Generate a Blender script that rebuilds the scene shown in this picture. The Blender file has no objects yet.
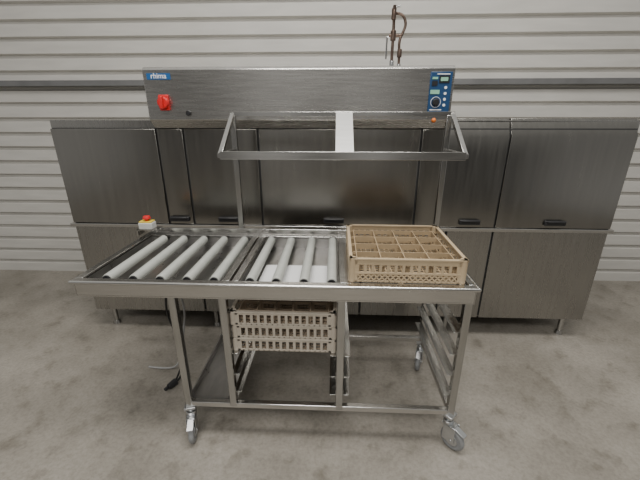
import bpy, bmesh, math, random
from mathutils import Vector, Matrix
random.seed(3)
D=bpy.data; C=bpy.context
# ------------------------------------------------------------ materials
def mat(name, col, rough=.5, metal=0, noise=.0, nscale=8, bump=0, stretch=(1,1,1), rvar=0, emis=None):
    m=D.materials.new(name); m.use_nodes=True
    nt=m.node_tree; b=nt.nodes['Principled BSDF']
    b.inputs['Base Color'].default_value=(*col,1); b.inputs['Roughness'].default_value=rough
    b.inputs['Metallic'].default_value=metal
    tc=nt.nodes.new('ShaderNodeTexCoord'); mp=nt.nodes.new('ShaderNodeMapping')
    mp.inputs['Scale'].default_value=stretch
    nt.links.new(tc.outputs['Object'],mp.inputs['Vector'])
    n=nt.nodes.new('ShaderNodeTexNoise'); n.inputs['Scale'].default_value=nscale; n.inputs['Detail'].default_value=5
    nt.links.new(mp.outputs[0],n.inputs['Vector'])
    if noise:
        r=nt.nodes.new('ShaderNodeMapRange'); r.inputs['From Min'].default_value=.3; r.inputs['From Max'].default_value=.7
        r.inputs['To Min'].default_value=1-noise; r.inputs['To Max'].default_value=1+noise
        nt.links.new(n.outputs['Fac'],r.inputs['Value'])
        vm=nt.nodes.new('ShaderNodeVectorMath'); vm.operation='SCALE'; vm.inputs[0].default_value=col
        nt.links.new(r.outputs[0],vm.inputs['Scale']); nt.links.new(vm.outputs[0],b.inputs['Base Color'])
    if rvar:
        r2=nt.nodes.new('ShaderNodeMapRange'); r2.inputs['To Min'].default_value=max(0,rough-rvar); r2.inputs['To Max'].default_value=rough+rvar
        nt.links.new(n.outputs['Fac'],r2.inputs['Value']); nt.links.new(r2.outputs[0],b.inputs['Roughness'])
    if bump:
        bp=nt.nodes.new('ShaderNodeBump'); bp.inputs['Strength'].default_value=bump; bp.inputs['Distance'].default_value=.002
        nt.links.new(n.outputs['Fac'],bp.inputs['Height']); nt.links.new(bp.outputs[0],b.inputs['Normal'])
    return m
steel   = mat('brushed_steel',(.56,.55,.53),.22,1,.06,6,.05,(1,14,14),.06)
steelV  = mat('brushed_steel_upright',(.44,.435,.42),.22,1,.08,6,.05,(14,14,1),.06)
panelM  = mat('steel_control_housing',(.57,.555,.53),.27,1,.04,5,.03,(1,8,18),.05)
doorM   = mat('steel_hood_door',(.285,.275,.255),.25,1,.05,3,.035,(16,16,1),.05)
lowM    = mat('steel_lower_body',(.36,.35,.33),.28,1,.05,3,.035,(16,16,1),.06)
trayM   = mat('steel_tray',(.43,.42,.41),.30,1,.10,5,.05,(6,2,2),.08)
darkM   = mat('shadow_gap_dark',(.03,.03,.03),.6)
blackM  = mat('black_plastic',(.018,.018,.02),.4,0,.1)
rollM   = mat('roller_grey_pvc',(.40,.41,.38),.36,0,.05,20)
tanM    = mat('tan_polypropylene',(.45,.35,.225),.45,0,.08,12,.05)
tan2M   = mat('tan_polypropylene_insert',(.38,.285,.175),.5,0,.08,12,.05)
greyRackM=mat('grey_beige_polypropylene',(.46,.41,.34),.5,0,.08,12,.05)
greyRack2M=mat('brown_beige_insert',(.38,.30,.22),.5,0,.08,12,.05)
redM    = mat('red_plastic',(.60,.02,.02),.35,0,.03)
yelM    = mat('yellow_plastic',(.75,.55,.05),.4,0,.03)
blueM   = mat('blue_label',(.015,.10,.28),.4,0,.03)
blue2M  = mat('blue_keypad',(.015,.055,.14),.35,0,.03)
whiteM  = mat('white_print',(.8,.8,.8),.5,0,.02)
whiteSh = mat('white_sheet',(.68,.68,.68),.5,0,.04,6)
lcdM    = mat('green_display',(.25,.5,.36),.3,0,.03)
orangeM = mat('orange_gloss',(.7,.18,.03),.3,0,.03)
copperM = mat('aged_bronze',(.15,.11,.09),.4,1,.3,30,.1)
chromeM = mat('chrome_fitting',(.6,.6,.6),.15,1,.05,30)
rubberM = mat('grey_rubber',(.23,.235,.24),.55,0,.1,20)
zincM   = mat('zinc_plate',(.55,.56,.57),.3,1,.1,20)
cableM  = mat('cable_black',(.02,.02,.02),.5)
cable2M = mat('cable_grey',(.35,.35,.35),.5)
wallM   = mat('painted_steel_cladding',(.56,.545,.51),.5,0,.06,3,.02,(1,1,6))
girtM   = mat('wall_girt_grey',(.20,.20,.20),.5,.5,.1)
reflWallM   = mat('reflection_wall_dark',(.16,.16,.16),.6,0,.1,2)
boxM    = mat('light_grey_enclosure',(.5,.5,.48),.45,0,.05)
brightM = mat('steel_bright',(.75,.745,.73),.45,1,.05,6,.05,(1,8,8))
def concrete():
    m=D.materials.new('concrete_floor'); m.use_nodes=True; nt=m.node_tree; b=nt.nodes['Principled BSDF']
    tc=nt.nodes.new('ShaderNodeTexCoord')
    def N(s,d=8,r=.6):
        n=nt.nodes.new('ShaderNodeTexNoise'); n.inputs['Scale'].default_value=s; n.inputs['Detail'].default_value=d; n.inputs['Roughness'].default_value=r
        nt.links.new(tc.outputs['Object'],n.inputs['Vector']); return n
    def ramp(n,p0,c0,p1,c1):
        r=nt.nodes.new('ShaderNodeValToRGB'); e=r.color_ramp.elements
        e[0].position=p0; e[0].color=(*c0,1); e[1].position=p1; e[1].color=(*c1,1); nt.links.new(n.outputs['Fac'],r.inputs['Fac']); return r
    def mul(a,b2,f):
        mx=nt.nodes.new('ShaderNodeMix'); mx.data_type='RGBA'; mx.blend_type='MULTIPLY'; mx.inputs[0].default_value=f
        nt.links.new(a,mx.inputs[6]); nt.links.new(b2,mx.inputs[7]); return mx.outputs[2]
    a=N(1.9); c=N(48,6,.75); d=N(7.5,6,.65)
    r1=ramp(a,.34,(.20,.183,.155),.66,(.325,.30,.262))
    r2=ramp(c,.33,(.60,.58,.55),.58,(1,1,1))
    r4=ramp(d,.32,(.55,.53,.49),.46,(1,1,1))
    o=mul(mul(r1.outputs[0],r2.outputs[0],.65),r4.outputs[0],.65)
    nt.links.new(o,b.inputs['Base Color']); b.inputs['Roughness'].default_value=.5
    bp=nt.nodes.new('ShaderNodeBump'); bp.inputs['Strength'].default_value=.2; bp.inputs['Distance'].default_value=.004
    nt.links.new(c.outputs['Fac'],bp.inputs['Height']); nt.links.new(bp.outputs[0],b.inputs['Normal'])
    return m
concM=concrete()
# ------------------------------------------------------------ mesh builder
def empty(name, loc=(0,0,0)):
    o=D.objects.new(name,None); C.collection.objects.link(o); o.location=loc; o.empty_display_size=.1; return o
class MB:
    def __init__(s): s.bm=bmesh.new()
    def box(s,x0,x1,y0,y1,z0,z1,rot=None,about=None):
        r=bmesh.ops.create_cube(s.bm,size=1)['verts']
        for v in r: v.co=Vector(((x0+x1)/2+v.co.x*(x1-x0),(y0+y1)/2+v.co.y*(y1-y0),(z0+z1)/2+v.co.z*(z1-z0)))
        if rot is not None:
            c=Vector(about if about else ((x0+x1)/2,(y0+y1)/2,(z0+z1)/2))
            for v in r: v.co=c+rot@(v.co-c)
        return s
    def bar(s,p0,p1,w,h,up=(0,0,1)):
        p0=Vector(p0);p1=Vector(p1); d=(p1-p0); L=d.length; d.normalize(); up=Vector(up)
        if abs(d.dot(up))>.99: up=Vector((0,1,0))
        sx=d.cross(up).normalized(); uz=sx.cross(d).normalized(); mid=(p0+p1)/2
        r=bmesh.ops.create_cube(s.bm,size=1)['verts']
        for v in r: v.co=mid+sx*(v.co.x*w)+d*(v.co.y*L)+uz*(v.co.z*h)
        return s
    def cyl(s,p0,p1,r,r2=None,seg=24):
        p0=Vector(p0);p1=Vector(p1); d=p1-p0
        q=d.to_track_quat('Z','Y').to_matrix()
        vs=bmesh.ops.create_cone(s.bm,cap_ends=True,segments=seg,radius1=r,radius2=r if r2 is None else r2,depth=d.length)['verts']
        for v in vs: v.co=(p0+p1)/2+q@v.co
        return s
    def sph(s,c,r,sc=(1,1,1)):
        vs=bmesh.ops.create_uvsphere(s.bm,u_segments=20,v_segments=12,radius=r)['verts']
        for v in vs: v.co=Vector(c)+Vector((v.co.x*sc[0],v.co.y*sc[1],v.co.z*sc[2]))
        return s
    def ring(s,c,axis,R,r,seg=32,rs=12):
        q=Vector(axis).to_track_quat('Z','Y').to_matrix(); rows=[]
        for i in range(seg):
            a=2*math.pi*i/seg; row=[]
            for j in range(rs):
                b=2*math.pi*j/rs
                p=Vector(((R+r*math.cos(b))*math.cos(a),(R+r*math.cos(b))*math.sin(a),r*math.sin(b)))
                row.append(s.bm.verts.new(Vector(c)+q@p))
            rows.append(row)
        for i in range(seg):
            for j in range(rs):
                s.bm.faces.new((rows[i][j],rows[(i+1)%seg][j],rows[(i+1)%seg][(j+1)%rs],rows[i][(j+1)%rs]))
        return s
    def prism(s,pts,x0,x1):
        a=[s.bm.verts.new((x0,y,z)) for y,z in pts]; b=[s.bm.verts.new((x1,y,z)) for y,z in pts]
        s.bm.faces.new(a); s.bm.faces.new(b[::-1]); n=len(pts)
        for i in range(n): s.bm.faces.new((a[i],b[i],b[(i+1)%n],a[(i+1)%n]))
        return s
    def end(s,name,m,parent=None,bevel=0,smooth=True,loc=None):
        bmesh.ops.recalc_face_normals(s.bm,faces=s.bm.faces)
        me=D.meshes.new(name); s.bm.to_mesh(me); s.bm.free()
        o=D.objects.new(name,me); C.collection.objects.link(o); me.materials.append(m)
        if parent: o.parent=parent
        if loc: o.location=loc
        if bevel:
            b=o.modifiers.new('bev','BEVEL'); b.width=bevel; b.segments=2; b.limit_method='ANGLE'; b.angle_limit=math.radians(40)
        if smooth:
            me.polygons.foreach_set('use_smooth',[True]*len(me.polygons))
            try: me.set_sharp_from_angle(angle=math.radians(35))
            except Exception: pass
        return o
def tube(name,pts,r,m,parent=None):
    cu=D.curves.new(name,'CURVE'); cu.dimensions='3D'; cu.bevel_depth=r; cu.bevel_resolution=4; cu.use_fill_caps=True
    sp=cu.splines.new('NURBS'); sp.points.add(len(pts)-1)
    for p,q in zip(sp.points,pts): p.co=(*q,1)
    sp.use_endpoint_u=True; sp.order_u=3; sp.resolution_u=8
    t=D.objects.new(name,cu); C.collection.objects.link(t)
    me=D.meshes.new_from_object(t.evaluated_get(C.evaluated_depsgraph_get()))
    D.objects.remove(t); o=D.objects.new(name,me); C.collection.objects.link(o)
    me.materials.clear(); me.materials.append(m)
    me.polygons.foreach_set('use_smooth',[True]*len(me.polygons))
    if parent: o.parent=parent
    return o
def text(name,s,size,loc,m,parent):
    cu=D.curves.new(name,'FONT'); cu.body=s; cu.size=size; cu.align_x='CENTER'; cu.align_y='CENTER'; cu.extrude=.0008; cu.offset=size*.012
    t=D.objects.new(name,cu); C.collection.objects.link(t); C.view_layer.update()
    me=D.meshes.new_from_object(t.evaluated_get(C.evaluated_depsgraph_get())); D.objects.remove(t)
    o=D.objects.new(name,me); C.collection.objects.link(o); me.materials.clear(); me.materials.append(m)
    o.rotation_euler=(math.pi/2,0,0); o.location=loc; o.parent=parent; return o
# ------------------------------------------------------------ room
MB().box(-6,6,-6,3.5,-.1,0).end('floor',concM)
b=MB(); WY=3.35; z=0; p=.135
prof=[]
while z<4.2:
    prof+= [(WY,z),(WY-.006,z+p*.70),(WY+.035,z+p*.74),(WY+.035,z+p*.93)]
    z+=p
prof.append((WY,z))
bm=b.bm
A=[bm.verts.new((-6,y,zz)) for y,zz in prof]; B=[bm.verts.new((6,y,zz)) for y,zz in prof]
for k in range(len(A)-1): bm.faces.new((A[k],B[k],B[k+1],A[k+1]))
b.end('wall_back',wallM,smooth=False)
MB().box(-6,6,WY-.06,WY-.007,1.885,1.935).end('trim_1',girtM,bevel=.004)
b=MB()
for x0,x1 in ((-6,-2.6),(-.9,.3),(1.6,6)): b.box(x0,x1,-5.95,-5.85,0,4.2)
b.box(-6,6,-5.95,-5.85,2.9,4.2)
b.end('added_reflection_wall',reflWallM)  # unseen wall added behind camera; its openings give the steel bright streak reflections
# ------------------------------------------------------------ dishwasher
dw=empty('conveyor_dishwasher')
FY=2.30
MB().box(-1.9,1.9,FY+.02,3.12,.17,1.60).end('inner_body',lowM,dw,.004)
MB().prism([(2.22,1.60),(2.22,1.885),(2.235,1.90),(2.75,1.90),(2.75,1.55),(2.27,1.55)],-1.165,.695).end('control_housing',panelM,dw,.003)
MB().box(-1.155,.685,2.285,2.30,1.535,1.553).end('housing_gap',darkM,dw)
b=MB(); handles=MB()
MB().box(-1.88,1.88,FY,FY+.021,.898,1.55).end('door_gap_backing',darkM,dw)
doors=[(-1.88,-1.175),(-1.163,-.995),(-.983,-.505),(-.493,.545),(.557,.69)]
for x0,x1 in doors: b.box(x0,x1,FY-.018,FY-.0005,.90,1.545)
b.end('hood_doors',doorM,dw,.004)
b=MB()
for x0,x1 in ((.702,1.10),(1.112,1.88)):
    b.prism([(FY-.018,.90),(FY-.018,1.50),(FY+.03,1.61),(FY+.20,1.61),(FY+.20,1.605),(FY-.0005,1.5),(FY-.0005,.90)],x0,x1)
b.end('end_hood',doorM,dw,.002)
for xc in (-1.09,.0,.93,1.5,-.74):
    w=.07
    handles.box(xc-w,xc+w,FY-.035,FY-.017,.922,.955); handles.box(xc-w+.01,xc+w-.01,FY-.05,FY-.035,.945,.957)
handles.end('door_handles',blackM,dw,.004)
b=MB()
MB().box(-1.88,1.88,FY+.005,FY+.021,.19,.87).end('panel_gap_backing',darkM,dw)
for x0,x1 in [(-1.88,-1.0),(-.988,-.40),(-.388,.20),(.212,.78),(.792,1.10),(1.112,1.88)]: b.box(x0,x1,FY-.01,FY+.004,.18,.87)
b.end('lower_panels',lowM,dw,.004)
MB().box(-1.9,1.9,FY-.03,FY+.02,.872,.897).end('drip_ledge',steel,dw,.003)
b=MB()
for x in (-1.8,-.95,-.1,.9,1.8):
    for y in (2.38,3.02):
        b.cyl((x,y,.03),(x,y,.175),.019); b.cyl((x,y,0),(x,y,.03),.03,.022)
b.end('feet',steelV,dw)
dx=.038
MB().box(-1.12+dx,-1.06+dx,2.205,2.2205,1.655,1.745).end('switch_plate',redM,dw,.004)
MB().cyl((-1.09+dx,2.205,1.70),(-1.09+dx,2.185,1.70),.036,.032).box(-1.100+dx,-1.080+dx,2.160,2.19,1.665,1.735).end('switch_knob',redM,dw,.003)
MB().cyl((-.91,2.2205,1.640),(-.91,2.207,1.640),.015).end('push_button',blackM,dw,.002)
MB().box(-1.14,-.995,2.2165,2.2205,1.830,1.865).end('maker_plate',blueM,dw)
text('plate_lettering','rhima',.042,(-1.067,2.2155,1.849),whiteM,dw)
kx=-.035
MB().box(.588+kx,.728+kx-.012,2.214,2.2205,1.635,1.865).end('keypad_panel',blue2M,dw,.003)
MB().box(.640+kx,.700+kx,2.211,2.2145,1.805,1.845).box(.60+kx,.632+kx,2.211,2.2145,1.79,1.815).end('keypad_display',blackM,dw)
MB().box(.600+kx,.632+kx,2.211,2.2145,1.825,1.837).box(.595+kx,.648+kx,2.211,2.2145,1.745,1.768).box(.648+kx,.69+kx,2.2095,2.2115,1.815,1.835).end('keypad_lcd',lcdM,dw)
MB().cyl((.632+kx,2.2145,1.70),(.632+kx,2.198,1.70),.022,.018).end('keypad_knob',blackM,dw,.002)
b=MB()
for k in range(4): b.cyl((.682+kx,2.2145,1.780-k*.032),(.682+kx,2.211,1.780-k*.032),.008)
b.box(.60+kx,.67+kx,2.2125,2.2145,1.655,1.661); b.box(.625+kx,.70+kx,2.2125,2.2145,1.850,1.855)
b.ring((.632+kx,2.213,1.70),(0,1,0),.029,.0014)
b.end('keypad_symbols',whiteM,dw)
MB().cyl((.60,2.265,1.598),(.60,2.225,1.598),.014).sph((.60,2.222,1.598),.014).end('orange_stub',orangeM,dw)  # small orange stub with a rounded end, low on the housing front
# ------------------------------------------------------------ water pipes above
wt=empty('water_tap_pipe')
ox=-.125
def T(pts): return [(x+ox,y,z) for x,y,z in pts]
tube('riser_left',T([(.505,2.62,1.90),(.505,2.62,2.1),(.505,2.62,2.2),(.50,2.61,2.24),(.50,2.60,2.30)]),.010,copperM,wt)
tube('riser_right',T([(.555,2.62,1.90),(.555,2.62,2.02),(.545,2.62,2.10),(.575,2.62,2.16),(.585,2.62,2.20),(.565,2.62,2.245),(.53,2.62,2.26),(.50,2.61,2.255)]),.009,copperM,wt)
MB().cyl((.505+ox,2.62,2.10),(.505+ox,2.62,2.16),.019,seg=8).cyl((.555+ox,2.62,2.00),(.555+ox,2.62,2.05),.016,seg=8).cyl((.50+ox,2.61,2.22),(.50+ox,2.61,2.285),.016,seg=8).cyl((.475+ox,2.62,2.13),(.56+ox,2.62,2.13),.010).end('valves',copperM,wt,.002)
MB().cyl((.505+ox,2.62,1.897),(.505+ox,2.62,1.98),.017,seg=6).cyl((.555+ox,2.62,1.897),(.555+ox,2.62,1.96),.015,seg=6).cyl((.465+ox,2.62,1.99),(.465+ox,2.62,2.12),.006).cyl((.465+ox,2.62,2.12),(.505+ox,2.62,2.13),.006).bar((.49+ox,2.61,2.29),(.54+ox,2.60,2.292),.016,.008).end('chrome_fittings',chromeM,wt,.001)
# ------------------------------------------------------------ roller table
rt=empty('roller_sorting_table')
X0,X1,Y0,Y1,ZT=-1.17,.625,1.308,2.0,.93
legX=[-.735,-.50,.04,.60]
b=MB()
b.box(X0,X1,Y0,Y0+.038,ZT-.012,ZT)
b.box(X0,X1,Y1-.045,Y1,ZT-.012,ZT)
b.box(X0,X1,Y1-.014,Y1,ZT,ZT+.035)
b.box(X1-.035,X1,Y0+.038,Y1-.045,ZT-.012,ZT)
b.box(X0,X0+.035,Y0+.038,Y1-.045,ZT-.012,ZT)
for x in (-.478,-.436,.045): b.box(x-.015,x+.015,Y0+.038,Y1-.045,ZT-.016,ZT-.001)
b.cyl((X0,Y0+.004,ZT-.006),(X1,Y0+.004,ZT-.006),.009,seg=12)
b.cyl((X1-.004,Y0,ZT-.006),(X1-.004,Y1,ZT-.006),.009,seg=12)
b.end('top_flanges',steel,rt,.002)
b=MB()
b.box(X0+.01,X1-.01,Y0+.012,Y0+.015,ZT-.075,ZT-.01)
b.box(X0+.01,X1-.01,Y1-.018,Y1-.015,ZT-.075,ZT-.01)
b.box(X1-.015,X1-.012,Y0+.012,Y1-.015,ZT-.075,ZT-.01)
b.box(X0+.012,X0+.015,Y0+.012,Y1-.015,ZT-.075,ZT-.01)
b.box(X0+.01,X1-.01,Y0+.012,Y0+.03,ZT-.080,ZT-.072)
b.end('apron',steel,rt,.001)
b=MB()
for xa,xb in ((X0+.04,-.495),(-.42,.025)):
    b.box(xa,xb,Y0+.045,Y1-.05,ZT-.072,ZT-.069)
    b.box(xa,xa+.003,Y0+.045,Y1-.05,ZT-.07,ZT-.012); b.box(xb-.003,xb,Y0+.045,Y1-.05,ZT-.07,ZT-.012)
    b.box(xa,xb,Y0+.045,Y0+.048,ZT-.07,ZT-.012); b.box(xa,xb,Y1-.053,Y1-.05,ZT-.07,ZT-.012)
b.end('drip_basins',trayM,rt)
MB().box(-.36,.01,Y0+.08,Y0+.36,ZT-.0695,ZT-.064).end('drip_sheet',whiteSh,rt,.001)
b=MB()
for x in (.075,.30,.56): b.box(x-.015,x+.015,Y0+.038,Y1-.045,ZT-.014,ZT-.001)
b.end('rack_slides',steel,rt,.001)
b=MB(); c=MB()
rx=[-.005,-.13,-.255,-.375,-.54,-.665,-.79,-.915,-1.04]
for x in rx:
    b.cyl((x,Y0+.065,ZT-.018),(x,Y1-.07,ZT-.018),.0235,seg=28)
    c.cyl((x,Y0+.046,ZT-.018),(x,Y1-.051,ZT-.018),.006); c.cyl((x,Y0+.058,ZT-.018),(x,Y0+.066,ZT-.018),.019); c.cyl((x,Y1-.071,ZT-.018),(x,Y1-.063,ZT-.018),.019)
b.end('rollers',rollM,rt,.002); c.end('roller_axles',blackM,rt)
b=MB(); LW=.034
for x in legX:
    for y in (Y0+.045,Y1-.05):
        b.box(x-LW/2,x+LW/2,y-LW/2,y+LW/2,.20 if x in (legX[0],legX[-1]) else .215,ZT-.07)
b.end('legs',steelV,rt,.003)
b=MB()
for y in (Y0+.045,Y1-.05):
    b.box(legX[0],legX[-1],y-.0145,y+.0145,.205,.235)
for x in legX: b.box(x-.0145,x+.0145,Y0+.05,Y1-.05,.205,.235)
b.end('base_rails',steel,rt,.003)
b=MB()
b.box(legX[0]+.01,legX[1]-.01,Y0+.06,Y1-.06,.232,.236).box(legX[0]+.008,legX[0]+.012,Y0+.06,Y1-.06,.232,.27)
b.end('base_shelf_plate',trayM,rt)
b=MB()
def ang(x,z,s):
    b.box(min(x,x+s*.032),max(x,x+s*.032),Y0+.03,Y1-.03,z,z+.003)
    b.box(min(x,x+s*.003),max(x,x+s*.003),Y0+.03,Y1-.03,z,z+.03)
for z in (.33,.45,.57,.69): ang(legX[3]-LW/2,z,-1)
for z in (.31,.42,.542):
    ang(legX[1]+LW/2,z,1); ang(legX[2]-LW/2,z,-1); ang(legX[2]+LW/2,z,1)
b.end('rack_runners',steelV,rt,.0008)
b=MB(); pxL,pxR=-.575,.625; py=Y1+.013
for x in (pxL,pxR): b.box(x-.0145,x+.0145,py-.0145,py+.0145,ZT-.07,1.625)
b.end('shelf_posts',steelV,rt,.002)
sxL,sxR=-.575,.64
sf=(1.735,1.435); sb=(py,1.632); w=.024
b=MB()
b.bar((sxL-.012,sf[0],sf[1]),(sxR+.012,sf[0],sf[1]),w,w)
b.bar((sxL-.012,sb[0],sb[1]),(sxR+.012,sb[0],sb[1]),w,w)
for x in (sxL,sxR):
    b.bar((x,sf[0],sf[1]),(x,sb[0],sb[1]),.022,.024)
    b.bar((x,sf[0],sf[1]),(x,sb[0],sf[1]),.022,.022)
b.bar((sxL,sf[0]-.012,sf[1]),(sxR,sf[0]-.012,sf[1]),.003,.04)
b.end('slanted_shelf_frame',steel,rt,.002)
MB().bar((.05,sf[0]-.005,sf[1]+.014),(.05,sb[0],sb[1]+.014),.09,.003).bar((.006,sf[0],sf[1]+.012),(.006,sb[0],sb[1]+.012),.003,.012).end('shelf_centre_strip',brightM,rt)
ex=-.045
MB().box(-1.155+ex,-1.03+ex,1.925,2.0,.9655,.969).box(-1.155+ex,-1.15+ex,1.925,2.0,.93,.969).end('stop_button_bracket',steel,rt)
MB().box(-1.145+ex,-1.06+ex,1.93,1.99,.969,1.01).end('stop_button_enclosure',boxM,rt,.006)
MB().box(-1.14+ex,-1.065+ex,1.935,1.985,1.01,1.018).end('stop_button_yellow_plate',yelM,rt,.002)
MB().cyl((-1.10+ex,1.96,1.018),(-1.10+ex,1.96,1.03),.012).cyl((-1.10+ex,1.96,1.03),(-1.10+ex,1.96,1.048),.024,.019).end('stop_button_mushroom',redM,rt,.003)
def castor(x,y,ang_,nm):
    o=empty(nm,(x,y,0)); o.parent=rt
    R=.064
    t=MB(); t.ring((0,-.035,R),(1,0,0),R-.014,.014); t.cyl((-.012,-.035,R),(.012,-.035,R),R-.008,seg=32); t.end('tyre',rubberM,o,.002)
    t=MB(); t.cyl((-.016,-.035,R),(.016,-.035,R),.032,seg=24); t.cyl((-.026,-.035,R),(.026,-.035,R),.007)
    t.box(-.023,-.019,-.052,.012,R-.012,.150,).box(.019,.023,-.052,.012,R-.012,.150)
    t.box(-.023,.023,-.045,.022,.140,.150)
    t.cyl((0,0,.150),(0,0,.168),.026).cyl((0,0,.168),(0,0,.205),.012)
    t.box(-.016,.016,-.098,-.03,.132,.138,Matrix.Rotation(.35,3,'X'))
    t.box(-.028,.028,-.028,.028,.190,.2045)
    t.end('fork',zincM,o,.0015)
    o.rotation_euler=(0,0,ang_)
castor(legX[0],Y0+.045,.25,'castor_1'); castor(legX[3],Y0+.045,.75,'castor_2')
castor(legX[0],Y1-.05,.6,'castor_3'); castor(legX[3],Y1-.05,-.4,'castor_4')
# hanging cables, taken as the dishwasher's, parented to the table
tube('power_cable_black',[(-.95,1.80,.86),(-.95,1.79,.80),(-.97,1.76,.62),(-.95,1.74,.45),(-.91,1.72,.30),(-.93,1.72,.15),(-.97,1.72,.03),(-1.0,1.70,.02)],.007,cableM,rt)
tube('power_cable_loop',[(-.99,1.82,.86),(-.99,1.80,.7),(-1.03,1.78,.5),(-.97,1.76,.34),(-.94,1.74,.18),(-.98,1.72,.06),(-1.0,1.705,.025)],.006,cableM,rt)
tube('power_cable_grey',[(-.98,1.85,.86),(-.985,1.85,.7),(-.92,1.83,.5),(-.95,1.80,.3),(-1.0,1.80,.08),(-1.1,1.83,.008),(-1.25,1.85,.007)],.006,cable2M,rt)
MB().cyl((-.995,1.705,.024),(-1.02,1.655,.024),.023,.018).cyl((-1.02,1.655,.024),(-1.032,1.63,.024),.011).end('power_cable_plug',blackM,rt,.003)
# ------------------------------------------------------------ dish racks
def rack(name,x,y,z,h,m,m2,rz=0,cells=4,S=.5,insert=True):
    o=empty(name,(x,y,z)); o.rotation_euler=(0,0,rz)
    H=S/2; t=.006; b=MB(); tall=h>.08
    for k in range(4):
        R=Matrix.Rotation(k*math.pi/2,3,'Z')
        n0=len(b.bm.verts)
        def bx(x0,x1,y0,y1,z0,z1): b.box(x0,x1,y0,y1,z0,z1)
        bx(-H-.003,H+.003,-H-.003,-H+.012,h-.008,h)
        bx(-H,H,-H,-H+t,h-(.030 if tall else .018),h-.004)
        bx(-H,H,-H,-H+t,0,.010)
        zt=h-(.030 if tall else .018)
        if tall:
            zm=.044; bx(-H,H,-H-.001,-H+t,zm-.006,zm+.004)
            rows=[(.010,zm-.006,'x'),(zm+.004,zt,'v')]
        else: rows=[(.010,zt,'v')]
        bx(-H,-H+.035,-H,-H+t,0,h); bx(H-.035,H,-H,-H+t,0,h)
        L=S-.07
        for z0,z1,kind in rows:
            n=18 if kind=='x' else 13
            for i in range(n+1):
                xx=-H+.035+L*i/n
                if kind=='x':
                    if i<n:
                        x2=-H+.035+L*(i+1)/n
                        b.bar((xx,-H+t/2,z0),(x2,-H+t/2,z1),.005,.007,(0,1,0)); b.bar((xx,-H+t/2,z1),(x2,-H+t/2,z0),.0055,.007,(0,1,0))
                else: bx(xx-.0065,xx+.0065,-H+.0005,-H+t-.0005,z0,z1)
        b.bm.verts.ensure_lookup_table()
        for v in b.bm.verts[n0:]: v.co=R@v.co
    for sx in (-1,1):
        for sy in (-1,1): b.cyl((sx*(H-.012),sy*(H-.012),0),(sx*(H-.012),sy*(H-.012),h),.0165,seg=20)
    b.end('basket_wall',m,o,.0008)
    b=MB(); n=20
    for i in range(1,n):
        q=-H+S*i/n
        b.box(q-.003,q+.003,-H,H,.001,.006); b.box(-H,H,q-.003,q+.003,.001,.0055)
    b.end('base_grid',m2,o)
    if insert:
        b=MB(); g=H-.034; zt=h-.024 if tall else h-.012; zb=.030 if tall else .012
        for i in range(cells+1):
            q=-g+2*g*i/cells
            for (a0,a1) in ((zt-.022,zt),(zb-.012,zb)) if tall else ((zt-.014,zt),(zb,zb+.008)):
                b.box(q-.002,q+.002,-g,g,a0,a1); b.box(-g,g,q-.002,q+.002,a0,a1)
            for j in range(cells+1):
                r=-g+2*g*j/cells
                b.box(q-.014,q+.014,r-.003,r+.003,zb,zt-.001); b.box(q-.003,q+.003,r-.014,r+.014,zb,zt-.001)
        for j in range(cells+1):
            r=-g+2*g*j/cells
            for s in (-1,1):
                b.box(r-.006,r+.006,min(s*g,s*(H-.003)),max(s*g,s*(H-.003)),zt-.012,zt-.008); b.box(min(s*g,s*(H-.003)),max(s*g,s*(H-.003)),r-.006,r+.006,zt-.012,zt-.008)
        b.end('glass_dividers',m2,o)
    return o
rack('dish_rack',.325,1.604,ZT+.0005,.112,tanM,tan2M,-.01)
for i,(dx_,dy) in enumerate(((0,0),(.002,.003),(-.002,0))):
    rack('dish_rack',-.23+dx_,1.61+dy,.5455+i*.0725,.072,greyRackM,greyRack2M,0,5,S=.496,insert=(i==2))
# ------------------------------------------------------------ lights
def area(name,loc,rot,sx,sy,e,col=(1,1,1)):
    l=D.lights.new(name,'AREA'); l.shape='RECTANGLE'; l.size=sx; l.size_y=sy; l.energy=e; l.color=col
    o=D.objects.new(name,l); C.collection.objects.link(o); o.location=loc; o.rotation_euler=rot
area('ceiling_light',(0.2,.9,4.6),(0,0,0),3,1.0,165,(1,.975,.93))
area('ceiling_light',(-.6,-2.5,4.6),(math.radians(15),0,0),2.5,1.0,150,(1,.975,.93))
w=D.worlds.new('hall_ambient'); C.scene.world=w; w.use_nodes=True; nt=w.node_tree
bg=nt.nodes['Background']; tc=nt.nodes.new('ShaderNodeTexCoord'); sp=nt.nodes.new('ShaderNodeSeparateXYZ'); cr=nt.nodes.new('ShaderNodeValToRGB')
nt.links.new(tc.outputs['Generated'],sp.inputs[0]); nt.links.new(sp.outputs['Z'],cr.inputs['Fac'])
e=cr.color_ramp.elements; e[0].position=0; e[0].color=(.62,.61,.59,1); e[1].position=.7; e[1].color=(.85,.84,.80,1)
x=cr.color_ramp.elements.new(.3); x.color=(.42,.415,.40,1)
nt.links.new(cr.outputs[0],bg.inputs['Color']); bg.inputs['Strength'].default_value=.68
# ------------------------------------------------------------ camera
cam=D.cameras.new('camera'); co=D.objects.new('camera',cam); C.collection.objects.link(co)
cam.sensor_width=36; cam.lens=340/640*36; co.location=(0,0,1.61)
co.rotation_euler=(math.radians(90-19.7),0,math.radians(2.4)); C.scene.camera=co
